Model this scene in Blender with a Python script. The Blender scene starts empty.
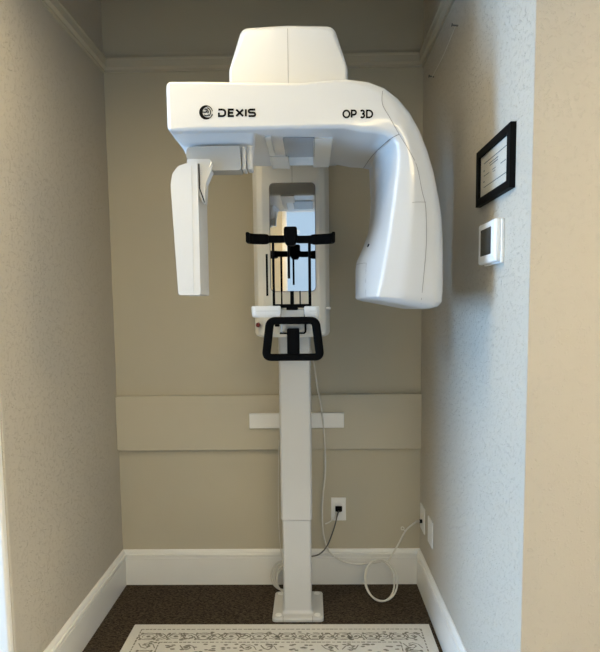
import bpy, bmesh, math, random
from mathutils import Vector, Matrix
random.seed(7)
C = bpy.context.scene.collection
PI = math.pi

# ------------------------------------------------------------------ camera
CP = Vector((0.0208, -3.1619, 1.5)); PITCH, YAW, ROLL, PY, FPX = -0.0943, -0.0191, -0.0116, 364.92, 600.0
fwd = Vector((math.sin(YAW)*math.cos(PITCH), math.cos(YAW)*math.cos(PITCH), math.sin(PITCH)))
r0 = Vector((math.cos(YAW), -math.sin(YAW), 0)); u0 = r0.cross(fwd)
rt = r0*math.cos(ROLL) + u0*math.sin(ROLL); up = u0*math.cos(ROLL) - r0*math.sin(ROLL)
cam = bpy.data.cameras.new('camera'); co = bpy.data.objects.new('camera', cam); C.objects.link(co)
M = Matrix((rt, up, -fwd)).transposed().to_4x4(); M.translation = CP; co.matrix_world = M
cam.sensor_fit = 'VERTICAL'; cam.sensor_height = 36; cam.lens = FPX/652*36
cam.shift_y = (PY-326)/652; cam.clip_start = 0.02
bpy.context.scene.camera = co

def ray(px, py): return fwd + rt*((px-300)/FPX) - up*((py-PY)/FPX)
def at(px, py, y):                       # a measured picture point at its own depth y -> world point
    d = ray(px, py); return CP + d*((y-CP.y)/d.y)
def atx(px, py, x):
    d = ray(px, py); return CP + d*((x-CP.x)/d.x)
def atz(px, py, z):
    d = ray(px, py); return CP + d*((z-CP.z)/d.z)

# ------------------------------------------------------------------ materials
def mat(name, col, rough=0.5, var=0.05, vscale=8.0, bump=0.0, bscale=60.0, spec=0.5, metal=0.0, coat=0.0, emit=None, trans=0.0):
    m = bpy.data.materials.new(name); m.use_nodes = True
    nt = m.node_tree; b = nt.nodes['Principled BSDF']
    geo = nt.nodes.new('ShaderNodeNewGeometry')
    n = nt.nodes.new('ShaderNodeTexNoise'); n.inputs['Scale'].default_value = vscale; n.inputs['Detail'].default_value = 4
    nt.links.new(geo.outputs['Position'], n.inputs['Vector'])
    mix = nt.nodes.new('ShaderNodeMix'); mix.data_type = 'RGBA'
    mix.inputs[6].default_value = (*[c*(1-var) for c in col], 1); mix.inputs[7].default_value = (*[min(1, c*(1+var)) for c in col], 1)
    nt.links.new(n.outputs['Fac'], mix.inputs[0]); nt.links.new(mix.outputs[2], b.inputs['Base Color'])
    b.inputs['Roughness'].default_value = rough; b.inputs['Metallic'].default_value = metal
    b.inputs['Specular IOR Level'].default_value = spec; b.inputs['Coat Weight'].default_value = coat
    b.inputs['Coat Roughness'].default_value = 0.06
    if emit:
        b.inputs['Emission Color'].default_value = (*emit[0], 1); b.inputs['Emission Strength'].default_value = emit[1]
    if bump:
        n2 = nt.nodes.new('ShaderNodeTexNoise'); n2.inputs['Scale'].default_value = bscale; n2.inputs['Detail'].default_value = 3
        nt.links.new(geo.outputs['Position'], n2.inputs['Vector'])
        bp = nt.nodes.new('ShaderNodeBump'); bp.inputs['Strength'].default_value = bump; bp.inputs['Distance'].default_value = 0.004
        nt.links.new(n2.outputs['Fac'], bp.inputs['Height']); nt.links.new(bp.outputs['Normal'], b.inputs['Normal'])
    return m

def wall_mat(name, col, strength, scale):                 # knock-down plaster: short raised smears on flat paint
    m = mat(name, col, rough=0.62, var=0.03, vscale=2.5, spec=0.35); nt = m.node_tree; b = nt.nodes['Principled BSDF']
    geo = nt.nodes.new('ShaderNodeNewGeometry')
    n = nt.nodes.new('ShaderNodeTexNoise'); n.inputs['Scale'].default_value = scale; n.inputs['Detail'].default_value = 2
    n.inputs['Distortion'].default_value = 0.6
    nt.links.new(geo.outputs['Position'], n.inputs['Vector'])
    def math_(op, a, b_=None):
        q = nt.nodes.new('ShaderNodeMath'); q.operation = op; nt.links.new(a, q.inputs[0])
        if b_ is not None:
            if isinstance(b_, float): q.inputs[1].default_value = b_
            else: nt.links.new(b_, q.inputs[1])
        return q.outputs[0]
    def ramp(a, lo, hi, v0, v1):
        q = nt.nodes.new('ShaderNodeMapRange'); q.interpolation_type = 'SMOOTHSTEP'
        for k, v in zip((1, 2, 3, 4), (lo, hi, v0, v1)): q.inputs[k].default_value = v
        nt.links.new(a, q.inputs[0]); return q.outputs[0]
    ridge = ramp(math_('ABSOLUTE', math_('SUBTRACT', n.outputs['Fac'], 0.5)), 0.0, 0.055, 1.0, 0.0)
    n2 = nt.nodes.new('ShaderNodeTexNoise'); n2.inputs['Scale'].default_value = scale*.9; n2.inputs['Detail'].default_value = 1
    nt.links.new(geo.outputs['Position'], n2.inputs['Vector'])
    hgt_ = math_('MULTIPLY', ridge, ramp(n2.outputs['Fac'], 0.48, 0.60, 0.0, 1.0))
    bp = nt.nodes.new('ShaderNodeBump'); bp.inputs['Strength'].default_value = strength; bp.inputs['Distance'].default_value = 0.0027
    nt.links.new(hgt_, bp.inputs['Height']); nt.links.new(bp.outputs['Normal'], b.inputs['Normal'])
    return m

WALLC = (0.54, 0.495, 0.42)
m_wall = wall_mat('greige knockdown plaster', WALLC, 0.75, 78)
m_wall_big = wall_mat('greige coarse knockdown plaster', WALLC, 0.55, 80)
m_back = mat('greige rolled paint', (0.52, 0.475, 0.37), rough=0.6, var=0.03, vscale=3, bump=0.12, bscale=140, spec=0.35)
m_trimwall = mat('greige satin trim paint', (0.535, 0.49, 0.385), rough=0.45, var=0.02)
m_base = mat('white semi gloss trim paint', (0.86, 0.85, 0.82), rough=0.35, var=0.02)
DAYL, SKY = 210.0, 1.3
m_ceil = mat('flat ceiling paint', (0.82, 0.81, 0.77), rough=0.8)
m_white = mat('white gloss enamel', (0.61, 0.607, 0.60), rough=0.28, var=0.012, coat=0.35)
m_whitep = mat('white satin plastic', (0.86, 0.855, 0.84), rough=0.4, var=0.015)
m_shell = mat('pale grey satin shell', (0.74, 0.725, 0.68), rough=0.4, var=0.015)
m_grey = mat('grey satin plastic', (0.36, 0.36, 0.35), rough=0.4, var=0.03)
m_panel = mat('warm grey matte panel', (0.40, 0.39, 0.365), rough=0.5, var=0.02)
m_lgrey = mat('light grey plastic', (0.55, 0.55, 0.53), rough=0.4, var=0.02)
m_seam = mat('dark seam gasket', (0.22, 0.21, 0.20), rough=0.6)
m_black = mat('black soft plastic', (0.003, 0.003, 0.0033), rough=0.65, var=0.1, spec=0.05)
m_ink = mat('black printed ink', (0.004, 0.0035, 0.003), rough=0.6, spec=0.08)
m_frame = mat('black stained wood', (0.004, 0.004, 0.004), rough=0.6, var=0.2, vscale=30, bump=0.05, spec=0.08)
m_paper = mat('ivory certificate paper', (0.86, 0.72, 0.61), rough=0.5, var=0.02)
m_red = mat('red plastic', (0.16, 0.012, 0.01), rough=0.35)
m_screen = mat('dark lcd glass', (0.05, 0.05, 0.047), rough=0.18)
m_cable = mat('off white cable jacket', (0.70, 0.68, 0.63), rough=0.45)
m_cableg = mat('grey cable jacket', (0.10, 0.10, 0.095), rough=0.5)
m_metal = mat('nickel metal', (0.6, 0.58, 0.54), rough=0.3, metal=1.0)
m_mirror = mat('silvered mirror', (0.66, 0.66, 0.65), rough=0.015, var=0.004, metal=1.0)
m_lens = mat('smoked grey window', (0.26, 0.26, 0.265), rough=0.22, var=0.02)
m_vinyl = mat('white vinyl frame', (0.8, 0.8, 0.8), rough=0.4)
m_cream = mat('warm cream wall paint', (0.56, 0.45, 0.28), rough=0.7, var=0.02)
m_plain = mat('pale grey wall paint', (0.80, 0.79, 0.75), rough=0.7, var=0.02)
def lamp_mat(e): return mat('lamp diffuser', (0.9, 0.88, 0.8), rough=0.5, emit=((1, 0.775, 0.40), e))
m_rug = mat('cream rug pile', (0.74, 0.72, 0.68), rough=0.95, var=0.10, vscale=120, bump=0.4, bscale=400, spec=0.1)
m_rugg = mat('grey rug pile', (0.27, 0.255, 0.22), rough=0.95, var=0.35, vscale=90, bump=0.4, bscale=400, spec=0.1)

def carpet_mat():
    m = mat('dark brown loop carpet', (0.055, 0.042, 0.030), rough=0.95, var=0.2, vscale=30, spec=0.1)
    nt = m.node_tree; b = nt.nodes['Principled BSDF']; geo = nt.nodes.new('ShaderNodeNewGeometry')
    mp = nt.nodes.new('ShaderNodeMapping'); mp.inputs['Rotation'].default_value = (0, 0, 0.785); mp.inputs['Scale'].default_value = (1, 2.2, 1)
    nt.links.new(geo.outputs['Position'], mp.inputs['Vector'])
    n = nt.nodes.new('ShaderNodeTexNoise'); n.inputs['Scale'].default_value = 75; n.inputs['Detail'].default_value = 3; n.inputs['Distortion'].default_value = 1.0
    nt.links.new(mp.outputs['Vector'], n.inputs['Vector'])
    r = nt.nodes.new('ShaderNodeValToRGB'); e = r.color_ramp.elements
    e[0].position = 0.38; e[0].color = (0.024, 0.018, 0.013, 1); e[1].position = 0.66; e[1].color = (0.115, 0.088, 0.062, 1)
    nt.links.new(n.outputs['Fac'], r.inputs['Fac']); nt.links.new(r.outputs['Color'], b.inputs['Base Color'])
    bp = nt.nodes.new('ShaderNodeBump'); bp.inputs['Strength'].default_value = 0.6; bp.inputs['Distance'].default_value = 0.004
    nt.links.new(n.outputs['Fac'], bp.inputs['Height']); nt.links.new(bp.outputs['Normal'], b.inputs['Normal'])
    return m
m_carpet = carpet_mat()

def glass_mat(name, tint):
    m = bpy.data.materials.new(name); m.use_nodes = True; nt = m.node_tree; nt.nodes.clear()
    o = nt.nodes.new('ShaderNodeOutputMaterial'); t = nt.nodes.new('ShaderNodeBsdfTransparent'); g = nt.nodes.new('ShaderNodeBsdfGlossy')
    t.inputs['Color'].default_value = (*tint, 1); g.inputs['Roughness'].default_value = 0.02
    x = nt.nodes.new('ShaderNodeMixShader'); x.inputs[0].default_value = 0.03
    nt.links.new(t.outputs[0], x.inputs[1]); nt.links.new(g.outputs[0], x.inputs[2]); nt.links.new(x.outputs[0], o.inputs['Surface'])
    return m
m_pane = glass_mat('window glass', (0.93, 0.96, 0.97))

# ------------------------------------------------------------------ mesh helpers
def wloc(o):
    v = Vector((0, 0, 0))
    while o is not None: v = v + o.location; o = o.parent
    return v
def obj(name, bm, m, parent=None, loc=None, sharp=35):
    me = bpy.data.meshes.new(name); off = wloc(parent) if parent else (Vector(loc) if loc else Vector((0, 0, 0)))
    bmesh.ops.recalc_face_normals(bm, faces=bm.faces[:])
    bmesh.ops.translate(bm, verts=bm.verts[:], vec=-off); bm.to_mesh(me); bm.free()
    for p in me.polygons: p.use_smooth = True
    me.set_sharp_from_angle(angle=math.radians(sharp))
    for mm in (m if isinstance(m, (list, tuple)) else [m]): me.materials.append(mm)
    o = bpy.data.objects.new(name, me); C.objects.link(o)
    wn = o.modifiers.new('weighted_normal', 'WEIGHTED_NORMAL'); wn.keep_sharp = True; wn.weight = 80
    if parent: o.parent = parent
    elif loc: o.location = loc
    return o
def tag(o, label, cat, group=None):
    o['label'] = label; o['category'] = cat
    if group: o['group'] = group
    return o
def empty(name, label, cat, loc, group=None):
    o = bpy.data.objects.new(name, None); C.objects.link(o); o.location = loc; o.empty_display_size = 0.1
    return tag(o, label, cat, group)
def struct(name, bm, m, sharp=35):
    o = obj(name, bm, m, sharp=sharp); o['kind'] = 'structure'; return o
def box(bm, x0, x1, y0, y1, z0, z1, r=0.0, seg=3):
    vs = bmesh.ops.create_cube(bm, size=1)['verts']
    for v in vs:
        v.co = Vector((x0+(x1-x0)*(v.co.x+.5), y0+(y1-y0)*(v.co.y+.5), z0+(z1-z0)*(v.co.z+.5)))
    if r:
        es = list({e for v in vs for e in v.link_edges})
        bmesh.ops.bevel(bm, geom=es, offset=r, segments=seg, profile=0.5, affect='EDGES')
    return bm
def B(*a, **k): return box(bmesh.new(), *a, **k)
def roundpoly(pts, r, n=6):
    out = []
    N = len(pts)
    for i in range(N):
        p = Vector(pts[i]); a = Vector(pts[i-1])-p; b = Vector(pts[(i+1) % N])-p
        rr = r[i] if isinstance(r, (list, tuple)) else r
        if rr <= 0: out.append(p); continue
        ang = a.angle(b); d = min(rr/math.tan(ang/2), a.length*.49, b.length*.49)
        p0 = p+a.normalized()*d; p1 = p+b.normalized()*d
        for k in range(n+1):
            t = k/n; out.append((p0*(1-t)+p*t)*(1-t)+(p*(1-t)+p1*t)*t)
    return out
def prism(bm, pts, f, a, b, bev=0.0, seg=2):
    """pts 2-D outline; f(u,v,w) -> 3-D; from w=a to w=b; rims softened by bev"""
    A = [bm.verts.new(f(p[0], p[1], a)) for p in pts]; Bv = [bm.verts.new(f(p[0], p[1], b)) for p in pts]
    fa = bm.faces.new(A); fb = bm.faces.new(Bv[::-1]); n = len(pts)
    for i in range(n): bm.faces.new((A[i], Bv[i], Bv[(i+1) % n], A[(i+1) % n]))
    if bev:
        es = list(set(fa.edges[:]+fb.edges[:]))
        bmesh.ops.bevel(bm, geom=es, offset=bev, segments=seg, profile=0.5, affect='EDGES', clamp_overlap=True)
    return bm
XZ = lambda u, v, w: Vector((u, w, v))
XY = lambda u, v, w: Vector((u, v, w))
YZ = lambda u, v, w: Vector((w, u, v))
def loft(bm, rings, cap=True):
    R = [[bm.verts.new(p) for p in r] for r in rings]; n = len(rings[0])
    for a, b in zip(R, R[1:]):
        for i in range(n): bm.faces.new((a[i], a[(i+1) % n], b[(i+1) % n], b[i]))
    if cap: bm.faces.new(R[0][::-1]); bm.faces.new(R[-1])
    return bm
def smooth_path(pts, n=8, closed=False):
    P = [Vector(p) for p in pts]; out = []; N = len(P)
    for i in range(N if closed else N-1):
        if closed: a, b, c, d = P[i-1], P[i], P[(i+1) % N], P[(i+2) % N]
        else: a, b, c, d = P[max(i-1, 0)], P[i], P[i+1], P[min(i+2, N-1)]
        for k in range(n):
            t = k/n
            out.append(0.5*((2*b)+(c-a)*t+(2*a-5*b+4*c-d)*t*t+(-a+3*b-3*c+d)*t**3))
    if not closed: out.append(P[-1])
    return out
def tube(bm, pts, r, n=10, closed=False, flat=None):
    P = [Vector(p) for p in pts]; N = len(P); rings = []; prev = None
    for i, p in enumerate(P):
        if closed: t = P[(i+1) % N]-P[i-1]
        else: t = P[min(i+1, N-1)]-P[max(i-1, 0)]
        t.normalize()
        if prev is None:
            h = Vector((0, 0, 1)) if abs(t.z) < 0.9 else Vector((1, 0, 0)); u = t.cross(h).normalized()
        else: u = (prev-t*prev.dot(t)).normalized()
        prev = u; v = t.cross(u)
        rr = r(i/(N-1)) if callable(r) else r
        rings.append([p+(u*math.cos(2*PI*k/n)+v*math.sin(2*PI*k/n))*rr for k in range(n)])
    if closed:
        R = [[bm.verts.new(p) for p in q] for q in rings]
        # closing twist: match nearest vertex
        k0 = min(range(n), key=lambda k: (R[0][k].co-R[-1][0].co).length)
        for i in range(N):
            a = R[i]; b = R[(i+1) % N]; s = k0 if i == N-1 else 0
            for k in range(n): bm.faces.new((a[k], a[(k+1) % n], b[(k+1+s) % n], b[(k+s) % n]))
    else: loft(bm, rings)
    return bm
def ribbon2d(bm, pts, w, f, d0, d1, closed=False):
    """flat stroke of width w along 2-D pts, as a thin solid from depth d0 to d1"""
    P = [Vector(p) for p in pts]; N = len(P); L = []; Rr = []
    for i, p in enumerate(P):
        a = P[i-1] if (i > 0 or closed) else None; b = P[(i+1) % N] if (i < N-1 or closed) else None
        t1 = (p-a).normalized() if a is not None else None; t2 = (b-p).normalized() if b is not None else None
        if t1 is None: t1 = t2
        if t2 is None: t2 = t1
        n1 = Vector((-t1.y, t1.x)); n2 = Vector((-t2.y, t2.x)); m = (n1+n2)
        if m.length < 1e-6: m = n1
        m.normalize(); s = w/2/max(0.35, m.dot(n1)); L.append(p+m*s); Rr.append(p-m*s)
    rings = []
    for l, r in zip(L, Rr): rings.append([f(l.x, l.y, d0), f(l.x, l.y, d1), f(r.x, r.y, d1), f(r.x, r.y, d0)])
    if closed:
        rings.append(rings[0]); loft(bm, rings, cap=False); bmesh.ops.remove_doubles(bm, verts=bm.verts[:], dist=1e-7)
    else: loft(bm, rings)
    return bm
def arc(cx, cy, r, a0, a1, n=14, ry=None):
    ry = r if ry is None else ry
    return [(cx+r*math.cos(math.radians(a0+(a1-a0)*k/n)), cy+ry*math.sin(math.radians(a0+(a1-a0)*k/n))) for k in range(n+1)]
def cyl(bm, p0, p1, r, n=16, r2=None):
    p0, p1 = Vector(p0), Vector(p1); t = (p1-p0).normalized(); h = Vector((0, 0, 1)) if abs(t.z) < .9 else Vector((1, 0, 0))
    u = t.cross(h).normalized(); v = t.cross(u); r2 = r if r2 is None else r2
    loft(bm, [[p0+(u*math.cos(2*PI*k/n)+v*math.sin(2*PI*k/n))*r for k in range(n)], [p1+(u*math.cos(2*PI*k/n)+v*math.sin(2*PI*k/n))*r2 for k in range(n)]])
    return bm

# ------------------------------------------------------------------ the nook and the room in front of it
XL, XR, YF, YLF, H, HO = -1.022, 0.600, -1.55, -1.19, 3.25, 2.75
RX0, RX1, RY = -3.2, 3.1, -4.6
struct('floor', B(RX0-.1, RX1+.1, RY-.1, .1, -.12, 0), m_carpet)
struct('wall_back', B(XL-.12, XR+.12, 0, .12, 0, H), m_back)
def bull(x0, x1, y0, y1, z1, corner):        # wall slab with one rounded outer corner (drywall bullnose)
    pts = [(x0, y0), (x1, y0), (x1, y1), (x0, y1)]; r = [0, 0, 0, 0]; r[corner] = .012
    return prism(bmesh.new(), roundpoly(pts, r, 5), XY, 0, z1)
struct('wall_left', bull(XL-.12, XL, YLF, 0, H, 1), m_wall)
struct('wall_right', B(XR, XR+.12, YF+.0005, 0, 0, H), m_wall)
struct('wall_front_right', B(XR+.0006, RX1, YF, YF+.12, 0, H), m_wall_big)
struct('wall_front_left', B(RX0, XL-.12, YLF, YLF+.12, 0, H), m_wall_big)
struct('ceiling', B(XL-.12, XR+.12, -1.0, .12, H, H+.1), m_ceil)
bm = B(RX0, RX1, RY, YF, HO, HO+.1); box(bm, RX0, XR+.12, YF, -1.0, HO, HO+.1)
struct('ceiling_room', bm, m_ceil)
struct('wall_header', B(XL-.12, XR+.12, -1.0, -.93, HO, H), m_wall)
# outer room walls with window openings
WL = (-2.55, -1.30, 0.30, 2.05)      # left window: y0,y1,z0,z1
bm = B(RX0-.12, RX0, RY, WL[0], 0, HO); box(bm, RX0-.12, RX0, WL[1], YLF+.12, 0, HO); box(bm, RX0-.12, RX0, WL[0], WL[1], 0, WL[2]); box(bm, RX0-.12, RX0, WL[0], WL[1], WL[3], HO)
struct('wall_far_left', bm, m_plain)
WR = (-0.29, 2.3, 0.30, 2.62)        # rear window: x0,x1,z0,z1
bm = B(RX0, WR[0], RY-.12, RY, 0, HO); box(bm, WR[1], RX1, RY-.12, RY, 0, HO); box(bm, WR[0], WR[1], RY-.12, RY, 0, WR[2]); box(bm, WR[0], WR[1], RY-.12, RY, WR[3], HO)
struct('wall_rear', bm, m_cream)
struct('wall_far_right', B(RX1, RX1+.12, RY, YF, 0, HO), m_plain)
def window(name, axis, a0, a1, z0, z1, c):
    f = (lambda a0, a1, z0, z1, d0, d1: (c+d0, c+d1, a0, a1, z0, z1)) if axis == 'x' else (lambda a0, a1, z0, z1, d0, d1: (a0, a1, c+d0, c+d1, z0, z1))
    bm = bmesh.new(); t = .05
    box(bm, *f(a0, a1, z0, z0+t, -.03, .03)); box(bm, *f(a0, a1, z1-t, z1, -.03, .03))
    box(bm, *f(a0, a0+t, z0+t, z1-t, -.03, .03)); box(bm, *f(a1-t, a1, z0+t, z1-t, -.03, .03))
    o = struct(name, bm, m_vinyl)
    obj('pane', box(bmesh.new(), *f(a0+t, a1-t, z0+t, z1-t, -.003, .003)), m_pane, o)
window('window_1', 'x', WL[0], WL[1], WL[2], WL[3], RX0-.06)
window('window_2', 'y', WR[0], WR[1], WR[2], WR[3], RY-.06)

# baseboards: plain face with a stepped moulded cap
PROF = [(0, 0), (.018, 0), (.018, .150), (.0135, .1515), (.0135, .157), (.0200, .160), (.0200, .171), (.0125, .173), (.0125, .180), (.0100, .188), (.0045, .195), (0, .195)]
def run_profile(prof, a, b, inward, mitre=(0, 0)):
    a, b = Vector(a), Vector(b); d = (b-a).normalized(); n = Vector(inward)
    ring = lambda p, s, k: [p+n*x+Vector((0, 0, z))+d*(s*x*k) for x, z in prof]
    return loft(bmesh.new(), [ring(a, 1, mitre[0]), ring(b, -1, mitre[1])])
struct('baseboard_back', run_profile(PROF, (XL, 0, 0), (XR, 0, 0), (0, -1, 0), (1, 1)), m_base, 25)
struct('baseboard_left', run_profile(PROF, (XL, 0, 0), (XL, YLF+.02, 0), (1, 0, 0), (1, 0)), m_base, 25)
struct('baseboard_right', run_profile(PROF, (XR, 0, 0), (XR, YF+.0, 0), (-1, 0, 0), (1, 0)), m_base, 25)
RAIL = [(0, 0), (.010, 0), (.010, .012), (.022, .020), (.022, .052), (.026, .056), (.026, .064), (.016, .074), (.012, .084), (.012, .09), (0, .094)]
struct('trim_1', run_profile(RAIL, (XL, 0, 2.702), (XR, 0, 2.702), (0, -1, 0), (1, 1)), m_trimwall, 25)
struct('trim_2', run_profile(RAIL, (XL, 0, 2.702), (XL, -.925, 2.702), (1, 0, 0), (1, 0)), m_trimwall, 25)
struct('trim_3', run_profile(RAIL, (XR, 0, 2.702), (XR, -.925, 2.702), (-1, 0, 0), (1, 0)), m_trimwall, 25)
# white casing that wraps the near end of the left wall
bm = prism(bmesh.new(), roundpoly([(XL-.10, YLF-.022), (XL-.006, YLF-.022), (XL-.006, YLF-.0005), (XL-.10, YLF-.0005)], [.004, .010, 0, 0], 4), XY, 0, 2.3)
struct('trim_4', bm, m_base)

# backing board painted like the wall
tag(obj('backing_board', B(XL+.001, XR-.001, -.030, -.0005, .752, 1.045, r=.0025, seg=2), m_trimwall, loc=(-.2, 0, .752)),
    'wide greige painted board fixed across the back wall behind the column', 'board')

# ------------------------------------------------------------------ the x-ray machine
mc = empty('dental_x_ray_machine', 'tall white panoramic dental X-ray machine on a floor column', 'x-ray machine', (-.06, -.27, 0))
CX = -.0575
# base plate, rounded square with corner pads
def rring(x0, x1, y0, y1, z, r, n=5):
    return [Vector((p.x, p.y, z)) for p in roundpoly([(x0, y0), (x1, y0), (x1, y1), (x0, y1)], r, n)]
bx0, bx1, by0, by1 = -.180, .068, -.412, -.128
bm = loft(bmesh.new(), [rring(bx0, bx1, by0, by1, 0, .022), rring(bx0, bx1, by0, by1, .012, .022), rring(bx0+.003, bx1-.003, by0+.003, by1-.003, .016, .02), rring(bx0+.012, bx1-.012, by0+.012, by1-.012, .019, .016)])
base = obj('base_plate', bm, m_white, mc)
for sx in (bx0+.03, bx1-.03):
    for sy in (by0+.032, by1-.032):
        bm = cyl(bmesh.new(), (sx, sy, .0185), (sx, sy, .0225), .016, 20, .0145); obj('bolt_cover', bm, m_whitep, base)
for x_ in (bx0+.052, bx1-.054): obj('seam', B(x_, x_+.002, by0-.0008, by0+.02, .001, .0197), m_seam, base)
# lower column with flared foot
def col_ring(hw, y0, y1, z, c):
    x0, x1 = CX-hw, CX+hw
    return [Vector((p[0], p[1], z)) for p in [(x0+c, y0), (x1-c, y0), (x1-c*.35, y0+c*.35), (x1, y0+c), (x1, y1), (x0, y1), (x0, y0+c), (x0+c*.35, y0+c*.35)]]
rings = []
for k in range(7):
    a = PI/2*k/6; d = .018*(1-math.sin(a)); rings.append(col_ring(.0695+d, -.362-d, -.195+d*.5, .018+.018*(1-math.cos(a)), .012))
rings.append(col_ring(.0695, -.362, -.195, .50, .012))
obj('lower_column', loft(bmesh.new(), rings), m_white, mc, sharp=40)
bm = loft(bmesh.new(), [col_ring(.073, -.368, -.188, .487, .014), col_ring(.0755, -.371, -.185, .490, .014), col_ring(.0755, -.371, -.185, 2.20, .014)])
obj('upper_column', bm, m_white, mc, sharp=40)
# wall bracket: flat white bar behind the column
wb = obj('wall_bracket', B(-.309, .189, -.055, -.0305, .872, .952, r=.003, seg=2), m_whitep, mc)
obj('bracket_spacer', B(CX-.05, CX+.05, -.186, -.054, .885, .94, r=.003), m_whitep, wb)

# carriage: wide upright shell with a mirror set in its face
YC = -.500
cl, cr = -.2325, .1055
def car_ring(x0, x1, z, g=0):
    pts = [(x0+g, -.17), (x0+g, YC+.055), (x0+.018+g, YC+.012+g), (x0+.045, YC+g), (x1-.045, YC+g), (x1-.018-g, YC+.012+g), (x1-g, YC+.055), (x1-g, -.17)]
    return [Vector((p.x, p.y, z)) for p in roundpoly(pts, [.004, .02, .02, .02, .02, .02, .02, .004], 4)]
bm = loft(bmesh.new(), [car_ring(cl+.012, cr-.012, 1.372, .010), car_ring(cl+.004, cr-.004, 1.379, .003), car_ring(cl, cr, 1.392), car_ring(cl, cr, 2.22)])
carr = obj('carriage', bm, m_shell, mc)
ml, mr = at(270, 240, YC-.002).x, at(315.5, 240, YC-.002).x
mt, mb = at(292, 183, YC-.002).z, at(292, 291.5, YC-.002).z
mir = obj('mirror', prism(bmesh.new(), roundpoly([(ml, mb), (mr, mb), (mr, mt), (ml, mt)], .022, 6), XZ, YC-.0025, YC+.004), m_mirror, carr)
ribb = ribbon2d(bmesh.new(), roundpoly([(ml, mb), (mr, mb), (mr, mt), (ml, mt)], .022, 6), .003, XZ, YC-.0032, YC+.004, closed=True)
obj('mirror_rim', ribb, m_seam, carr)
xs = at(292, 175, YC).x
obj('seam', B(xs-.0008, xs+.0008, YC-.0006, YC+.002, mt+.002, 2.2), m_seam, carr)
a = at(266, 254, YC); b_ = at(268, 296, YC)
obj('groove', B((a.x+b_.x)/2-.0045, (a.x+b_.x)/2+.0045, YC-.0012, YC+.002, b_.z, a.z, r=.001, seg=1), m_black, carr)
p = at(258, 325, YC); bm = cyl(bmesh.new(), (p.x, YC+.01, p.z), (p.x, YC-.012, p.z), .011, 18, .009)
sb = obj('stop_button', bm, m_red, carr); sb['label'] = 'small red stop button'
p = at(329, 308, YC); obj('catch', B(p.x-.012, p.x+.008, YC-.004, YC+.004, p.z-.006, p.z+.004, r=.002), m_whitep, carr)

# overhead arm: tapered hood, from the column out over the rotating unit
def hood_outline(s, top, cx, hw_top, hw_mid, zc, zb):
    pts = [(cx-hw_mid, zb), (cx+hw_mid, zb), (cx+hw_mid, zc), (cx+hw_top, top), (cx, top+.006), (cx-hw_top, top), (cx-hw_mid, zc)]
    return roundpoly(pts, [.004, .004, .05, .035, .3, .035, .05], 6)
yh = -1.12
cxh = at(288, 60, yh).x; zt = at(288, 24.6, yh).z; zc_ = at(288, 68, yh).z
hmid = (at(347.5, 75, yh).x-at(227, 75, yh).x)/2; htop = (at(334.5, 28, yh).x-at(240.5, 28, yh).x)/2
zb_ = 2.185
rings = []
for y, g in ((yh, .022), (yh+.004, .010), (yh+.014, .003), (yh+.03, 0), (-.55, 0), (-.17, 0)):
    o_ = hood_outline(0, zt-g, cxh, htop-g*.8, hmid-g*.6, zc_, zb_); rings.append([Vector((p.x, y, p.y)) for p in o_])
arm = obj('overhead_arm', loft(bmesh.new(), rings), m_white, mc, sharp=45)
obj('seam', B(cxh-.0007, cxh+.0007, yh-.0006, yh+.01, zb_+.005, zt-.012), m_seam, arm)

# rotating C-shaped unit ------------------------------------------------------
YG0, YG1, YG2 = -1.285, -.80, -.80
ZT, ZB = 2.187, 2.042
def st(o, i, ro, ri, y0=YG0, y1=YG1, bulge=0.0, e=0.0):
    """cross-section between inner point i and outer point o (x,z), rounded at the outer and inner edges"""
    o, i = Vector(o), Vector(i); t = o-i; w = t.length; t.normalize(); pts = [(0, y0), (w*.42, y0-bulge), (w, y0), (w, y1), (0, y1)]
    q = []
    def corner(cx, cy, sx, sy, r, order):
        pp = [(cx+sx*r*(1-math.cos(PI/2*k/6)), cy+sy*r*(1-math.sin(PI/2*k/6))) for k in range(7)]
        return pp if order else pp[::-1]
    # inner-front, bulge, outer-front, outer-back, inner-back
    q += corner(0, y0, 1, 1, ri, True)          # from side (0,y0+ri) to front (ri,y0)
    q += [(w*.30, y0-bulge*.75), (w*.45, y0-bulge)]
    q += corner(w, y0, -1, 1, ro, False)
    q += corner(w, y1, -1, -1, ro, True)
    q += [(u-e, y) for u, y in corner(0, y1, 1, -1, ri, False)]
    q += [(-e, y0+.27), (-e*.5, y0+ri+(.27-ri)*.5)]
    return [Vector((i.x+t.x*u, y, i.y+t.y*u)) for u, y in q]
def g(px, py, y=YG0+.03): p = at(px, py, y); return (p.x, p.z)
xle = at(166.5, 105, YG0+.01).x
S = []
for k in range(6):                                      # rounded left end
    a = PI/2*k/5; d = .016*(1-math.sin(a)); S.append(st((xle+.016*(1-math.cos(a)), ZT-d), (xle+.016*(1-math.cos(a)), ZB+d), .008, .008, YG0+d, YG1-d))
S.append(st((xle+.10, ZT), (xle+.10, ZB), .012, .012))
S.append(st(g(300, 82, YG0), (g(300, 82)[0], ZB), .012, .012))
xa = g(345, 82)[0]
S.append(st((xa, ZT), (xa-.004, ZB), .014, .014))
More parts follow.
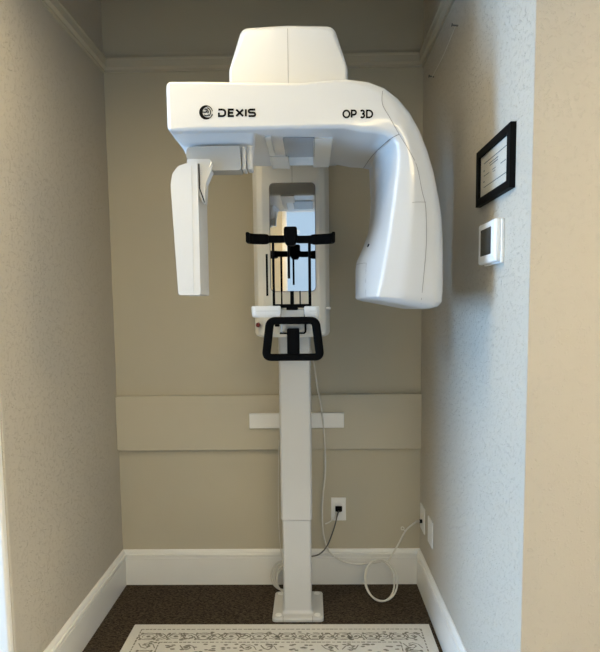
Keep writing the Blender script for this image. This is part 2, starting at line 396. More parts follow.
# arch and tube head: (outer px, inner px, outer rounding, inner rounding, bulge)
ARCH = [((368, 83.3), (360, 134.0), .026, .016, .000),
        ((384, 88.2), (373, 134.8), .036, .018, .001),
        ((398, 98), (383, 136.6), .044, .018, .002),
        ((410, 112), (390.5, 140.5), .046, .018, .003),
        ((420, 130), (395, 147), .046, .018, .004),
        ((428, 150), (396, 157), .046, .018, .005),
        ((434.5, 172), (395, 172), .046, .018, .006),
        ((440, 200), (391.5, 200), .046, .018, .008),
        ((442.3, 216), (389.4, 216), .046, .018, .009), ((443, 231), (387.3, 231), .046, .018, .009), ((443.4, 242), (385.7, 242), .045, .018, .010),
        ((443.6, 253), (384, 252), .044, .018, .010), ((443.7, 264), (382, 262), .044, .018, .010), ((443.7, 270), (381, 268), .044, .018, .010),
        ((443.6, 280), (379, 279), .042, .018, .010),
        ((443, 292), (376.5, 290), .038, .016, .010),
        ((441.5, 302), (375.5, 296.5), .032, .014, .007)]
def flare(py):                                           # how far the inner side leans out towards the patient, low on the head
    K = [(140, 360), (172, 363.5), (180, 368), (196, 371), (215, 370.5), (231, 369), (242, 366), (252, 362), (262, 357), (268, 355.5), (320, 355.5)]
    for (y0, x0), (y1, x1) in zip(K, K[1:]):
        if y0 <= py <= y1: return at(x0+(x1-x0)*(py-y0)/(y1-y0), py, YG1-.02).x
    return None
for o_, i_, ro, ri, bu in ARCH:
    e = max(0.0, g(*i_)[0]-flare(308+(i_[1]-308)*.79)) if i_[1] > 139 else 0.0
    S.append(st(g(*o_), g(*i_), ro, ri, YG0, YG2, bu, e))
def shrink(ring, k, dz):
    c = sum(ring, Vector())/len(ring); return [Vector((c.x+(p.x-c.x)*k, c.y+(p.y-c.y)*k, p.z-dz)) for p in ring]
S.append(st(g(438, 306.5), g(377, 299.0), .032, .014, YG0+.008, YG2-.008, .004, e))
S.append(st(g(431, 308.6), g(381, 300.8), .030, .012, YG0+.022, YG2-.022, 0, e*.95))
S.append(st(g(424, 309.2), g(386, 302), .026, .010, YG0+.04, YG2-.04, 0, e*.9))
c_arm = obj('rotating_c_arm', loft(bmesh.new(), S), m_white, mc, sharp=38)

def on_front(x, z):                                     # front skin depth of the C-arm at (x,z)
    return bvh.ray_cast(Vector((x, -2.2, z)), Vector((0, 1, 0)))[0]
from mathutils.bvhtree import BVHTree
def tree_of(o):
    off = wloc(o); me = o.data
    return BVHTree.FromPolygons([v.co+off for v in me.vertices], [p.vertices[:] for p in me.polygons])
bvh = tree_of(c_arm)
def hit(px, py):                                        # where the measured line lies on the skin
    h = bvh.ray_cast(CP, ray(px, py).normalized()); return h[0], h[1]
def seam_line(pts, w, name='seam', m=m_seam):
    P = []
    for q in smooth_path([(x, y, 0) for x, y in pts], 8):
        h, n = hit(q.x, q.y)
        if h is not None: P.append((h, n))
    bm = bmesh.new(); prev = None
    for i, (h, n) in enumerate(P):
        t = (P[min(i+1, len(P)-1)][0]-P[max(i-1, 0)][0]).normalized(); s = t.cross(n).normalized()*w/2
        cur = [bm.verts.new(v) for v in (h+s+n*.0008, h-s+n*.0008, h-s-n*.002, h+s-n*.002)]
        if prev:
            for k in range(4): bm.faces.new((prev[k], prev[(k+1) % 4], cur[(k+1) % 4], cur[k]))
        prev = cur
    return obj(name, bm, m, c_arm)
seam_line([(382.5, 91), (382.5, 104), (390, 118), (399, 134), (410, 152), (417, 167), (422, 191), (425.5, 206), (426.5, 230), (426, 249), (423.5, 278), (421, 304)], .0015)
seam_line([(363.5, 168), (372, 156), (382, 146), (391, 138.5), (399, 134.3)], .0024)
seam_line([(412, 202.5), (418, 202), (426, 202.2)], .0012)
# exit window outline and pilot light on the patient side
seam_line([(356.8, 264.5), (361, 263.5), (366, 263)], .0012)
seam_line([(366.3, 263), (365.8, 280), (366, 297)], .0012)
h, n_ = hit(368.2, 245.5)
if h is not None: obj('pilot_light', cyl(bmesh.new(), h-n_*.002, h+n_*.0012, .0062, 12), m_black, c_arm)

# underside of the left end: bevelled housing and the sensor carrier block
bm = bmesh.new()
x1h = at(258, 140, -1.25).x
yb = -1.200
def hring(xl, yf, xr, yk, z): return [Vector((p.x, p.y, z)) for p in roundpoly([(xl, yf), (xr, yf), (xr-.028, yk), (xl, yk)], [.02, .012, .02, .02], 5)]
hous = obj('sensor_housing', loft(bm, [hring(xle+.005, YG0+.012, x1h, -1.06, ZB+.004), hring(xle+.009, YG0+.055, x1h-.008, -1.065, ZB-.004),
    hring(xle+.024, yb+.016, x1h-.014, -1.075, ZB-.022), hring(xle+.040, yb+.022, x1h-.018, -1.09, 1.985), hring(xle+.050, yb+.032, x1h-.026, -1.10, 1.978)]), m_white, c_arm, sharp=50)
q0, q1 = at(184.5, 146.5, yb), at(241.5, 170, yb)
blk = prism(bmesh.new(), roundpoly([(q0.x+.012, q1.z), (q1.x, q1.z), (q1.x-.004, q0.z), (q0.x, q0.z)], [.004, .008, .006, .022], 5), XZ, yb, -1.13, bev=.0025)
bk = obj('sensor_carrier', blk, m_panel, c_arm)
obj('carrier_side', B(q1.x+.001, q1.x+.014, yb+.006, -1.13, q1.z+.002, q0.z-.002, r=.004), m_white, bk)
obj('carrier_edge', B(q1.x+.016, q1.x+.034, yb+.014, -1.13, q1.z+.004, q0.z+.006, r=.006), m_white, bk)
# laser window and covers under the middle of the beam
q0, q1 = atz(283, 137.5, ZB), atz(314, 156, ZB)
lw = obj('laser_window', B(q0.x, q1.x, q1.y, q0.y, ZB-.003, ZB+.003, r=.001, seg=1), m_lens, c_arm)
q0, q1 = atz(270, 155.5, ZB), atz(289, 164, ZB); bm = B(q0.x, q1.x, YG1+.01, q0.y, ZB-.006, ZB+.003, r=.002, seg=1)
obj('cover_plate', bm, m_shell, c_arm)
q0, q1 = atz(314, 138, ZB), atz(329, 164, ZB); obj('cover_plate', B(q0.x, q1.x, YG1+.01, q0.y, ZB-.003, ZB+.003, r=.001, seg=1), m_shell, c_arm)
q0, q1 = atz(265, 136, ZB), atz(275, 155, ZB); obj('cover_plate', B(q0.x, q1.x, q1.y, q0.y, ZB-.004, ZB+.003, r=.001, seg=1), m_shell, c_arm)
# rotation neck between beam and hood
bm = cyl(bmesh.new(), (cxh, -.98, ZT-.02), (cxh, -.98, zb_+.02), .12, 40); obj('rotation_bearing', bm, m_whitep, c_arm)

# sensor panel hanging at the left
ys = -1.225
def sq(px, py): p = at(px, py, ys); return (p.x, p.z)
out = [sq(170.6, 185), sq(172.2, 174), sq(178, 166), sq(186, 163.3), sq(197.3, 162.5), sq(200.6, 295), sq(178.4, 295.2)]
pts = roundpoly(out, [.02, .02, .02, .02, .006, .004, .006], 5)
seam_u = sq(191.5, 200)[0]
bm = prism(bmesh.new(), pts, XZ, ys, ys+.165, bev=.007, seg=3)
# narrow the back so that the inner side shows as on the photo
sp = obj('sensor_panel', bm, m_white, c_arm, sharp=40)
p0, p1 = sq(191.3, 166), sq(193.6, 293)
bm = bmesh.new(); tube(bm, [(p0[0], ys-.0002, p0[1]), (p1[0], ys-.0002, p1[1])], .0008, 6); obj('seam', bm, m_lgrey, sp)
# bracket from the carrier down the panel's inner side
def bq(px, py, y=-1.212): p = at(px, py, y); return (p.x, p.z)
pts = [bq(187, 159), bq(209.5, 159), bq(212.5, 164), bq(211, 171), bq(205.8, 183), bq(204.8, 203.3), bq(202.5, 202), bq(197, 190), bq(187, 190)]
bm = prism(bmesh.new(), roundpoly(pts, [.004, .006, .01, .02, .03, .002, .002, .002, .002], 4), XZ, -1.212, -1.165, bev=.004)
br = obj('sensor_bracket', bm, m_white, c_arm)
p = at(210.5, 165, -1.2125); bm = bmesh.new(); tube(bm, [p+Vector((-.004, 0, -.008)), p, p+Vector((.004, 0, .009))], .002, 8); obj('catch', bm, m_metal, br)
pa = [at(197.9, 163, ys-.001), at(198.8, 188, ys-.001), at(204.6, 202.5, -1.212)]
bm = bmesh.new(); tube(bm, [pa[0]+Vector((.001, .01, 0)), pa[1]+Vector((.001, .01, 0)), pa[2]], .0018, 6); obj('gasket', bm, m_black, br)

# lettering on the beam ------------------------------------------------------
yt = YG0-.0012
def tx(px, py): p = at(px, py, yt); return (p.x, p.z)
bm = bmesh.new(); d1 = YG0+.002
def glyphs(bm, strokes, x0, x1, y0, y1, w):
    """strokes in a unit box (0..1, 0 bottom) mapped on the picture box x0..x1, y0(top)..y1(bottom)"""
    for s, cl_ in strokes:
        ribbon2d(bm, [tx(x0+(x1-x0)*u, y1+(y0-y1)*v) for u, v in s], w, XZ, yt, d1, closed=cl_)
W = .0058
ellq = lambda cx, cy, rx, ry, a0, a1, n=6: arc(cx, cy, rx, a0, a1, n, ry)
D = [([(0, 1), (.55, 1)]+ellq(.55, .62, .45, .38, 80, 0, 5)+[(1, .5)]+ellq(.55, .38, .45, .38, 0, -80, 5)+[(.55, 0), (.08, 0), (.08, .52)], False)]
E_ = [([(1, 1), (0.08, 1), (0.08, 0), (1, 0)], False), ([(.08, .5), (.88, .5)], False)]
X_ = [([(0, 1), (1, 0)], False), ([(0, 0), (1, 1)], False)]
I_ = [([(.5, 1.04), (.5, -.04)], False)]
S_ = [([(1, 1), (.3, 1)]+ellq(.28, .76, .26, .24, 100, 250, 6)+[(.5, .52)]+ellq(.74, .26, .26, .25, 80, -80, 6)+[(0, 0)], False)]
yy0, yy1 = 109.5, 116.0
for s, (x0, x1) in ((D, (218.3, 225.2)), (E_, (228.2, 233.8)), (X_, (236.2, 243)), (I_, (245.2, 246.4)), (S_, (248.6, 255.2))): glyphs(bm, s, x0, x1, yy0, yy1, W)
obj('lettering', bm, m_ink, c_arm)
bm = bmesh.new(); W2 = .0050
O_ = [(ellq(.5, .5, .5, .5, 0, 345, 24), True)]
P_ = [([(0, 0), (0, 1), (.5, 1)]+ellq(.55, .7, .42, .3, 80, -80, 8)+[(.5, .4), (0, .4)], False)]
T3 = [([(0.04, .9)]+ellq(.45, .75, .42, .26, 110, -60, 8)+[(.4, .53)], False), ([(.4, .53)]+ellq(.45, .26, .48, .27, 80, -140, 10), False)]
D2 = [([(0, 0), (0, 1), (.4, 1)]+ellq(.4, .5, .6, .5, 80, -80, 10)+[(.4, 0)], True)]
for s, (x0, x1) in ((O_, (343.2, 349.6)), (P_, (351.6, 356.2)), (T3, (360.4, 364.6)), (D2, (366.8, 372.4))): glyphs(bm, s, x0, x1, 110.4, 117.4, W2)
obj('lettering', bm, m_ink, c_arm)
# round emblem: ring, thick dark crescent on the left, swirl of arcs inside
bm = bmesh.new()
cx, cy = tx(206, 112.3); r = tx(212.8, 112.3)[0]-cx
def emb(a): return [(cx+r*u, cy+r*v) for u, v in a]
ribbon2d(bm, emb(arc(0, 0, .95, 95, 345, 30)), r*.11, XZ, yt, d1)
ribbon2d(bm, emb(arc(0, 0, .95, 8, 95, 14)), r*.11, XZ, yt, d1)
cres = arc(0, 0, .97, 75, 305, 28)
inn = arc(.22, .02, .74, 285, 92, 22)
prism(bm, emb(cres+inn), XZ, yt, d1)
ribbon2d(bm, emb(arc(.02, .02, .64, 75, -55, 14)), r*.13, XZ, yt, d1)
ribbon2d(bm, emb(arc(-.06, .08, .38, 115, -35, 12)), r*.15, XZ, yt, d1)
ribbon2d(bm, emb([(-.50, .06), (-.25, .02), (.02, .03), (.10, .14), (-.02, .26)]), r*.15, XZ, yt, d1)
ribbon2d(bm, emb(arc(.05, -.02, .46, 225, 320, 10)), r*.13, XZ, yt, d1)
obj('emblem', bm, m_ink, c_arm)

# patient positioning ---------------------------------------------------------
YP = -.86
# arm from carriage to the table
q0, q1 = at(280.5, 309, YP+.02), at(304.5, 332.5, YP+.02)
ps = obj('support_arm', B(q0.x, q1.x, YP+.012, YC+.02, q1.z, q0.z, r=.006), m_lgrey, mc)
q2 = at(276.5, 326, -.62); 
obj('arm_gasket', B(q0.x-.004, q1.x+.002, YP+.008, YC+.004, q1.z-.005, q1.z, r=.001, seg=1), m_black, ps)
obj('arm_gasket', B(q1.x-.002, q1.x+.006, YP+.02, YC+.004, q1.z-.002, q0.z-.02, r=.001, seg=1), m_black, ps)
def shelf(px0, px1, rl, rr):
    a, b = at(px0, 306, YP), at(px1, 317.3, YP)
    pl = [(a.x, YP), (b.x, YP), (b.x, YP+.20), (a.x, YP+.20)]
    o = lambda z, g_: [Vector((p.x, p.y, z)) for p in roundpoly([(a.x+g_, YP+g_), (b.x-g_, YP+g_), (b.x-g_, YP+.2-g_), (a.x+g_, YP+.2-g_)], [rl, rr, rr, rl], 6)]
    zt_, zb2 = a.z, b.z; h = zt_-zb2
    rings = [o(zb2, .007), o(zb2+h*.10, .003), o(zb2+h*.30, .001), o(zb2+h*.86, 0), o(zt_-h*.04, .0015), o(zt_, .005)]
    s = obj('support_shelf', loft(bmesh.new(), rings), m_whitep, mc)
    mid = zb2+h*.55
    obj('seam', B(a.x+.02, b.x-.012, YP-.0005, YP+.004, mid-.0006, mid+.0006), m_lgrey, s)
    return s
shelf(250.6, 281, .028, .004); shelf(304, 319.5, .004, .022)
q0, q1 = at(272.5, 304.3, YP), at(311, 307.6, YP)
tray = obj('rod_tray', B(q0.x, q1.x, YP+.004, YP+.075, q1.z, q0.z, r=.003), m_black, mc)
bm = bmesh.new(); q = at(292, 308, YP)
box(bm, q.x-.022, q.x+.022, YP+.006, YP+.07, q.z-.008, q.z+.004, r=.003); obj('rod_clamp', bm, m_black, tray)
def rod(px, y0, y1, rpx, d=0.0, name='support_rod'):
    a, b = at(px, y0, YP+.04+d), at(px, y1, YP+.04+d); rr = rpx/600*2.3/2; a.x = b.x
    bm = bmesh.new(); tube(bm, [a+Vector((0, 0, 0)), a-Vector((0, 0, rr)), b], rr, 12); return obj(name, bm, m_black, mc)
rod(274, 240, 306, 2.6); rod(310, 240, 306, 2.9)
rod(300.2, 291, 306, 1.4); rod(281.8, 291, 306, 1.6)
rod(292.2, 291, 306, 3.8); rod(289, 243, 278.5, 2.6, -.005, 'bite_rod')
# temple support: cross bar with a knob and padded ends that reach forward
def bar_z(px, py, y): return at(px, py, y)
ybar = YP+.04
a, b = at(262, 239.2, ybar), at(319, 239.0, ybar); k = at(290.6, 236.5, ybar)
bm = bmesh.new()
hgt = .0135
prof = [(a.x, a.z), (k.x-.03, a.z-.001), (k.x-.012, a.z+.004), (k.x+.012, a.z+.004), (k.x+.03, b.z-.001), (b.x, b.z)]
for (x0, z0), (x1, z1) in zip(prof, prof[1:]): pass
top = smooth_path([(x, z+hgt, 0) for x, z in prof], 6); bot = smooth_path([(x, z-hgt, 0) for x, z in prof], 6)
prism(bm, [(p.x, p.y) for p in top]+[(p.x, p.y) for p in bot[::-1]], XZ, ybar-.012, ybar+.012, bev=.003)
ts = obj('temple_support', bm, m_black, mc)
bm = bmesh.new(); z0, z1 = at(290, 246, ybar).z, at(290, 227.5, ybar).z
o = lambda z, hw: [Vector((p.x, p.y, z)) for p in roundpoly([(k.x-hw, ybar-.03), (k.x+hw, ybar-.03), (k.x+hw, ybar+.02), (k.x-hw, ybar+.02)], .012, 4)]
loft(bm, [o(z0, .014), o(z0+.010, .021), o(z0+.022, .0255), o(z1-.006, .0255), o(z1, .022)])
obj('knob', bm, m_black, ts)
for sgn, px0, px1 in ((-1, 246, 266), (1, 312, 335)):
    bm = bmesh.new(); yb0 = ybar-.075
    e0, e1 = at(px0, 232.3, yb0), at(px1, 242.6, yb0)
    out_x = e0.x if sgn < 0 else e1.x; in_x = e1.x if sgn < 0 else e0.x; zc2 = (e0.z+e1.z)/2; hh = (e0.z-e1.z)/2
    # plan outline: from bar out and curving toward the front
    path = [Vector((a.x+.004 if sgn < 0 else b.x-.004, ybar, a.z)), Vector((in_x, ybar-.012, zc2)), Vector(((in_x+out_x)/2, ybar-.022, zc2)), Vector((out_x-sgn*.010, ybar-.042, zc2)), Vector((out_x-sgn*.006, ybar-.085, zc2))]
    pp = smooth_path(path, 6); rings = []
    for i, p in enumerate(pp):
        t = (pp[min(i+1, len(pp)-1)]-pp[max(i-1, 0)]).normalized(); s = Vector((t.y, -t.x, 0)).normalized()*.0065
        h2 = hgt+(hh-hgt)*min(1, i/8)
        rings.append([p+s*1+Vector((0, 0, h2-.003)), p+s*.6+Vector((0, 0, h2)), p-s*.6+Vector((0, 0, h2)), p-s+Vector((0, 0, h2-.003)), p-s-Vector((0, 0, h2-.003)), p-s*.6-Vector((0, 0, h2)), p+s*.6-Vector((0, 0, h2)), p+s-Vector((0, 0, h2-.003))])
    loft(bm, rings); pad = obj('temple_pad', bm, m_black, ts)
# patient handle: rounded trapezoid loop, and the post that carries it
yhn = YP-.03
P4 = [at(270.0, 320.7, yhn), at(315.6, 320.3, yhn), at(320.2, 357.0, yhn), at(266.0, 357.4, yhn)]
loop = roundpoly([(p.x, p.z) for p in P4], [.026, .026, .020, .020], 7)
def ring_tube(bm, pts, hw, y, hd):
    n = len(pts); P = [Vector(p) for p in pts]; rings = []
    for i in range(n):
        t = (P[(i+1) % n]-P[i-1]).normalized(); nn = Vector((-t.y, t.x)); h_ = hw*(1.0+.18*abs(t.y))
        sec = [(math.cos(2*PI*k/12), math.sin(2*PI*k/12)) for k in range(12)]
        rings.append([Vector((P[i].x+nn.x*h_*math.copysign(abs(c)**.7, c), y+hd*math.copysign(abs(s)**.7, s), P[i].y+nn.y*h_*math.copysign(abs(c)**.7, c))) for c, s in sec])
    rings.append(rings[0]); loft(bm, rings, cap=False); bmesh.ops.remove_doubles(bm, verts=bm.verts[:], dist=1e-6); return bm
hl = [p for i, p in enumerate(loop)]
# densify
dense = []
for i in range(len(hl)):
    a, b = hl[i], hl[(i+1) % len(hl)]; m_ = max(1, int((b-a).length/.02))
    for k2 in range(m_): dense.append(a+(b-a)*(k2/m_))
hd = obj('patient_handle', ring_tube(bmesh.new(), dense, .0138, yhn, .016), m_black, mc)
q0, q1 = at(287.2, 331, YP), at(299.6, 356, YP)
obj('handle_post', B(q0.x, q1.x, yhn-.004, YP+.035, q1.z, q0.z+.01, r=.004), m_black, mc)
q0 = at(277, 325.5, YC-.02); obj('limit_switch', B(q0.x-.010, q0.x+.010, YC-.022, YC+.004, q0.z-.005, q0.z+.005, r=.002), m_black, mc)

# ------------------------------------------------------------------ power outlet, plates and cables
oc = at(338.5, 509, -.004)
ot = empty('power_outlet', 'white wall outlet plate low on the back wall with plug in it', 'outlet', (oc.x, 0, oc.z))
obj('wall_plate', B(oc.x-.040, oc.x+.040, -.007, -.0005, oc.z-.064, oc.z+.064, r=.003), m_whitep, ot)
obj('receptacle', B(oc.x-.017, oc.x+.017, -.0095, -.0065, oc.z-.034, oc.z+.034, r=.002), m_whitep, ot)
def bez(px): return smooth_path(px, 10)
# grey power cord: plug in the outlet, cord drops and runs behind the column
pc = at(338.8, 509.5, -.03)
cordpts = [Vector((pc.x, -.045, pc.z-.004)), at(337.6, 514, -.06), at(335, 525, -.06), at(331, 537, -.06), at(327, 546, -.07), at(321, 553, -.08), at(314, 556, -.10), at(304, 556.5, -.13)]
gc = empty('power_cable', 'dark grey power cord from the back wall outlet to behind the column', 'cord', (pc.x, -.05, pc.z))
obj('cord', tube(bmesh.new(), bez(cordpts), .0038, 8), m_cableg, gc)
bm = B(pc.x-.018, pc.x+.018, -.032, -.0100, pc.z-.012, pc.z+.013, r=.003); box(bm, pc.x-.010, pc.x+.010, -.046, -.030, pc.z-.010, pc.z+.008, r=.003)
obj('plug', bm, m_black, gc)
# thin white cord from the lower socket towards the long cable
w0 = Vector((oc.x-.008, -.0115, oc.z-.022))
wc = empty('adapter_cable', 'short thin white cord leaving the outlet to the left', 'cord', w0)
obj('cord', tube(bmesh.new(), bez([w0+Vector((0, -.012, 0)), at(333.5, 519, -.05), at(329, 522.3, -.055), at(325.2, 524, -.058)]), .0034, 8), m_cable, wc)
obj('plug', B(w0.x-.009, w0.x+.009, w0.y-.014, -.0096, w0.z-.008, w0.z+.008, r=.003), m_cable, wc)
# wall plates on the right wall
def plate(px0, y0, px1, y1, z0, z1, label):
    t = empty('wall_plate', label, 'wall plate', (XR, (y0+y1)/2, (z0+z1)/2), None)
    obj('plate', B(XR-.007, XR-.0005, y0, y1, z0, z1, r=.0025), m_whitep, t); return t
t1 = plate(0, -.150, 0, -.035, .328, .462, 'white jack plate on the right wall, nearer the corner, cable plugged in')
jz = at(421, 522.5, -.09)
jy, jzz = -.095, .380
obj('jack', cyl(bmesh.new(), (XR-.007, jy, jzz), (XR-.020, jy, jzz), .010, 14), m_black, t1)
t2 = plate(0, -.355, 0, -.245, .335, .465, 'white blank plate on the right wall, farther from the corner')
obj('insert', B(XR-.009, XR-.0065, -.317, -.283, .375, .443, r=.001, seg=1), m_whitep, t2)
# long white cable: from behind the machine, down, along the skirting, one loop on the carpet, up to the jack
main = [at(309, 345, -.13), at(313.5, 362, -.10), at(317, 385, -.07), at(321.5, 410, -.062), at(324.5, 440, -.045), at(325.3, 470, -.045), at(323.0, 495, -.05), at(322.2, 515, -.055), at(323.6, 535, -.055), at(329, 551, -.06), at(340, 560, -.07), at(355, 564.2, -.07), at(370, 563.5, -.075), at(381, 561.5, -.08)]
cL = at(381.5, 581, -.13)
loopc = []
ztop, zbot, ytop, ybot = .160, .008, -.075, -.225
rx = .074
cxl = at(380, 580, -.15).x
for turn, (dr, dy) in enumerate(((0, 0), (.010, -.016))):
    for k in range(16):
        a = PI/2-2*PI*k/16
        s = (math.sin(a)+1)/2
        loopc.append(Vector((cxl+(rx+dr)*math.cos(a)+.003*turn, ybot+(ytop-ybot)*s+dy, zbot-.001*0+(ztop-zbot)*s+dr)))
tail = [at(387, 561, -.085), at(392, 555, -.08), at(399, 543, -.075), at(405.5, 531, -.075), at(411.5, 525.2, -.085), Vector((XR-.034, jy, jzz))]
dc = empty('data_cable', 'long white cable looped once on the carpet and plugged into the right wall', 'cable', (cxl, -.15, 0))
obj('cord', tube(bmesh.new(), bez(main+loopc+tail), .0046, 8), m_cable, dc)
obj('connector', cyl(bmesh.new(), (XR-.040, jy, jzz), (XR-.0195, jy, jzz), .0065, 12), m_metal, dc)
tt = at(402.5, 528.5, -.08); bm = bmesh.new(); tube(bm, [tt+Vector((.008*math.cos(a), 0, .008*math.sin(a))) for a in [2*PI*k/14 for k in range(14)]], .0028, 6, closed=True)
tube(bm, [tt+Vector((.006, 0, -.006)), at(405.3, 531.3, -.075)], .0028, 6); obj('cable_tie', bm, m_cable, dc)
# coil of spare cable behind the column's foot
ccx = at(282, 580, -.11).x; bm = bmesh.new(); pts = []
for k in range(16*4):
    a = PI/2+2*PI*k/16; j = k/16; rxx = .060-.007*j+.004*math.sin(j*2.3); rz = .072-.006*j
    pts.append(Vector((ccx+rxx*math.cos(a)+.004*j, -.056-.008*j-.03*(1-math.sin(a))*.5, .0065+.0725+.004*j*0+ (rz*math.sin(a)) + (.072-rz)*-.9)))
minz = min(p.z for p in pts)
for p in pts: p.z += .0058-minz
lead = [at(279, 440, -.10), at(278.3, 480, -.09), at(278.6, 520, -.085), at(280.5, 548, -.08), at(283, 562, -.075)]
cp = bez(lead+pts); kk = len(bez(lead))/len(cp)
tube(bm, cp, lambda t: .0021 if t < kk else .0046, 8)
tag(obj('coiled_cable', bm, m_cable, loc=(ccx, -.1, 0)), 'off white coil of spare cable standing behind the left of the machine foot', 'cable')

# ------------------------------------------------------------------ things on the right wall
xf = XR-.017
fy0, fy1, fz0, fz1 = -1.422, -1.074, 1.832, 2.012
pf = empty('picture_frame', 'black framed certificate hung on the right wall above the thermostat', 'picture frame', (XR, (fy0+fy1)/2, fz0))
bm = bmesh.new(); bw = .030; w2 = .024
for (a0, a1, c0, c1) in ((fy0, fy1, fz0, fz0+w2), (fy0, fy1, fz1-w2, fz1), (fy0, fy0+bw, fz0+w2, fz1-w2), (fy1-bw, fy1, fz0+w2, fz1-w2)): box(bm, xf, XR-.0005, a0, a1, c0, c1)
obj('frame', bm, m_frame, pf)
pap = obj('certificate', B(XR-.009, XR-.006, fy0+bw, fy1-bw, fz0+w2, fz1-w2), m_paper, pf)
bm = bmesh.new(); yc = (fy0+fy1)/2; hW = (fy1-fy0)/2-bw; zc3 = (fz0+fz1)/2; hZ = (fz1-fz0)/2-w2
def line(u0, u1, v, th): box(bm, XR-.0096, XR-.0088, yc-u1*hW, yc-u0*hW, zc3+v*hZ-th/2, zc3+v*hZ+th/2)
for a_ in ((-.75, .85, .60, .0028), (-.35, .28, .42, .003), (-.30, .25, .30, .003), (-.75, -.35, .0, .0022), (.45, .8, .02, .0022), (-.12, .12, 0.02, .002), (-.08, .10, -.1, .002), (-.75, .85, -.55, .0026), (-.78, -.7, .25, .004), (-.78, -.7, -.28, .004)): line(*a_)
obj('print', bm, m_seam, pap)
obj('glazing', B(XR-.0125, XR-.011, fy0+bw-.002, fy1-bw+.002, fz0+w2-.002, fz1-w2+.002), m_pane, pf)
# thermostat
th0, th1, tz0, tz1 = -1.332, -1.152, 1.633, 1.762
th = empty('thermostat', 'white wall thermostat with a grey screen below the framed certificate', 'thermostat', (XR, (th0+th1)/2, tz0))
obj('wall_base', B(XR-.010, XR-.0005, th0-.004, th1-.01, tz0-.004, tz1-.002, r=.002), m_whitep, th)
obj('body', B(XR-.028, XR-.009, th0, th1, tz0, tz1, r=.007), m_whitep, th)
obj('screen', B(XR-.0292, XR-.026, atx(491.2, 244, XR-.028).y, atx(480.8, 244, XR-.028).y, tz0+.026, tz1-.020, r=.001, seg=1), m_screen, th)
obj('side_door', B(XR-.0290, XR-.026, th0+.006, th0+.040, tz0+.012, tz1-.012, r=.001, seg=1), m_whitep, th)
# two nails high on the right wall and the thin wire between them
nails = []
for (py_, z_), lab in (((-.719, 2.5785), 'small nail high on the right wall, nearer the camera, upper wire end'), ((-.2664, 2.556), 'small nail high on the right wall, nearer the corner, lower wire end')):
    bm = cyl(bmesh.new(), (XR+.0, py_, z_), (XR-.022, py_, z_+.004), .0028, 8); cyl(bm, (XR-.022, py_, z_+.004), (XR-.025, py_, z_+.0045), .006, 10)
    tag(obj('wall_nail', bm, m_cableg, loc=(XR, py_, z_)), lab, 'nail', 'wall nails')
bm = tube(bmesh.new(), smooth_path([(XR-.010, -.719, 2.5765), (XR-.008, -.5, 2.558), (XR-.010, -.2664, 2.554)], 8), .0016, 6)
tag(obj('hanging_wire', bm, m_cable, loc=(XR, -.5, 2.55)), 'thin pale wire strung between two nails high on the right wall', 'wire')

# ------------------------------------------------------------------ rug
rx0, rx1, ry1, ry0 = -.832, .563, -.449, -2.5
bm = B(rx0, rx1, ry0, ry1, 0.0005, .011, r=.003, seg=2)
nb = len(bm.faces)
ZR = .0108
rnd = random.Random(3)
def flat(pts):
    f = bm.faces.new([bm.verts.new((x, y, ZR+.0006)) for x, y in pts]); f.material_index = 1
def stroke(pts, w, closed=False):
    k0 = len(bm.faces); bm.faces.ensure_lookup_table()
    old = set(bm.faces)
    P = [Vector(p) for p in pts]; N = len(P)
    for i in range(N if closed else N-1):
        a, b = P[i], P[(i+1) % N]
        if (b-a).length < 1e-6: continue
        t = (b-a).normalized(); n = Vector((-t.y, t.x))*w/2*(0.75+.5*rnd.random()); flat([a+n-t*w*.2, b+n+t*w*.2, b-n+t*w*.2, a-n-t*w*.2])
def ell(cx, cy, ax, ay, w, n=16, skip=0.0):
    pts = arc(cx, cy, ax, 0, 360, n, ay)
    for a, b in zip(pts, pts[1:]):
        if rnd.random() > skip: stroke([a, b], w)
def blob(cx, cy, ax, ay, n=7, rot=0):
    flat([(cx+ax*math.cos(2*PI*k/n+rot)*(.8+.4*rnd.random()), cy+ay*math.sin(2*PI*k/n+rot)*(.8+.4*rnd.random())) for k in range(n)])
def dash_line(a, b, w, L, gap):
    a, b = Vector(a), Vector(b); D_ = (b-a).length; t = (b-a)/D_; s = 0
    while s < D_:
        e = min(D_, s+L*(.7+.6*rnd.random())); stroke([a+t*s, a+t*e], w); s = e+gap*(.6+.8*rnd.random())
def medallion(cx, cy, R, fl):
    ell(cx, cy, R*.95, R*.62, .0054, 18, .12); ell(cx, cy, R*.6, R*.40, .0036, 12, .15); blob(cx, cy, R*.26, R*.18)
    for k in range(4):
        a = PI/4+PI/2*k; blob(cx+R*1.05*math.cos(a), cy+R*.78*math.sin(a), .007, .006)
def scroll(cx, cy, R, s):
    stroke([(cx+R*x, cy+s*R*y) for x, y in ((-.9, -.4), (-.5, .25), (0, .45), (.35, .1), (.1, -.2), (-.15, -.05))], .0055)
    stroke([(cx+R*x, cy+s*R*y) for x, y in ((.9, .45), (.6, -.2), (.1, -.5), (-.35, -.35))], .0042)
    for k in range(5): blob(cx+R*rnd.uniform(-.9, .9), cy+R*rnd.uniform(-.75, .75), .010, .006)
m0, m1, m2 = .047, .062, .152          # dashed line, border start, border end, from the rug's edge
for off in (m0, m2+.004):
    dash_line((rx0+off, ry1-off), (rx1-off, ry1-off), .006, .014, .008)
    dash_line((rx0+off, ry1-off), (rx0+off, ry0+off), .006, .014, .008); dash_line((rx1-off, ry1-off), (rx1-off, ry0+off), .006, .014, .008)
    dash_line((rx0+off, ry0+off), (rx1-off, ry0+off), .006, .014, .008)
def border(fn, length):
    n = int(length/.062); st_ = length/n
    for i in range(n):
        u = (i+.5)*st_
        yield u, i
mid = (m1+m2)/2
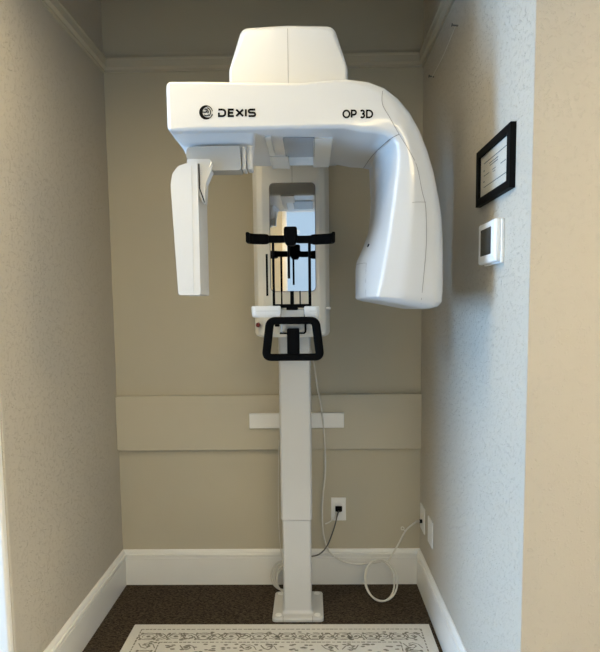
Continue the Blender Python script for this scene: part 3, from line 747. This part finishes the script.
for u, i in border(None, rx1-rx0-2*m1):
    x = rx0+m1+u
    for y in (ry1-mid, ry0+mid):
        (medallion(x, y, .045, 1) if i % 2 == 0 else scroll(x, y, .048, 1 if i % 4 == 1 else -1))
for u, i in border(None, ry1-ry0-2*m2):
    y = ry1-m2-u
    for x in (rx0+mid, rx1-mid):
        (medallion(x, y, .042, 1) if i % 2 else scroll(x, y, .045, 1 if i % 4 else -1))
# inner field: scattered sprays
yy = ry1-m2-.045; row = 0
while yy > ry0+m2+.04:
    xx = rx0+m2+.05+(row % 2)*.045
    while xx < rx1-m2-.04:
        k = rnd.random()
        if k < .35: scroll(xx, yy, .04, rnd.choice((-1, 1)))
        elif k < .6: medallion(xx, yy, .032, 0)
        else:
            for q in range(6): blob(xx+rnd.uniform(-.035, .035), yy+rnd.uniform(-.025, .025), .011, .006, 6, rnd.random()*3)
        xx += .09
    yy -= .062; row += 1
me = bpy.data.meshes.new('area_rug'); bm.to_mesh(me); bm.free(); me.materials.append(m_rug); me.materials.append(m_rugg)
rug = bpy.data.objects.new('area_rug', me); C.objects.link(rug)
tag(rug, 'cream rug with a grey floral border on the dark carpet', 'rug')

# ------------------------------------------------------------------ light
def fixture(x, y, label, e, sx=1.2, sy=.6):
    t = empty('ceiling_light', label, 'ceiling light', (x, y, HO), 'ceiling lights of the room')
    bm = B(x-sx/2-.03, x+sx/2+.03, y-sy/2-.03, y-sy/2, HO-.03, HO-.001); box(bm, x-sx/2-.03, x+sx/2+.03, y+sy/2, y+sy/2+.03, HO-.03, HO-.001)
    box(bm, x-sx/2-.03, x-sx/2, y-sy/2, y+sy/2, HO-.03, HO-.001); box(bm, x+sx/2, x+sx/2+.03, y-sy/2, y+sy/2, HO-.03, HO-.001)
    obj('frame', bm, m_vinyl, t); obj('diffuser', B(x-sx/2, x+sx/2, y-sy/2, y+sy/2, HO-.022, HO-.012), lamp_mat(e), t)
for x_, y_, e_, lab in ((-.75, -1.64, 8.0, 'ceiling light panel just before the alcove'), (2.3, -2.4, 24, 'added unseen warm panel at the right, brightening the left wall'),
                        (-1.9, -2.1, 8, 'ceiling light panel at the left of the room'), (.7, -4.1, 26, 'added unseen warm panel by the rear wall, lifting the shaded right wall')): fixture(x_, y_, lab, e_)  # side and rear panels are unseen additions, placed and powered to balance the walls
def day(name, loc, rot, sx, sy, e, col):
    L = bpy.data.lights.new(name, 'AREA'); L.shape = 'RECTANGLE'; L.size = sx; L.size_y = sy; L.energy = e; L.color = col
    lo = bpy.data.objects.new(name, L); C.objects.link(lo); lo.location = loc; lo.rotation_euler = rot
day('window_daylight', (RX0-.14, (WL[0]+WL[1])/2, (WL[2]+WL[3])/2), (0, -PI/2, 0), WL[3]-WL[2], WL[1]-WL[0], DAYL, (.34, .61, 1))
w = bpy.data.worlds.new('sky'); bpy.context.scene.world = w; w.use_nodes = True
bg = w.node_tree.nodes['Background']; bg.inputs['Color'].default_value = (.60, .78, 1, 1); bg.inputs['Strength'].default_value = SKY
vs = bpy.context.scene.view_settings
bpy.context.scene.display_settings.display_device = 'sRGB'
vs.view_transform = 'Standard'; vs.look = 'None'; vs.gamma = 1; vs.exposure = 0.0; vs.use_curve_mapping = False
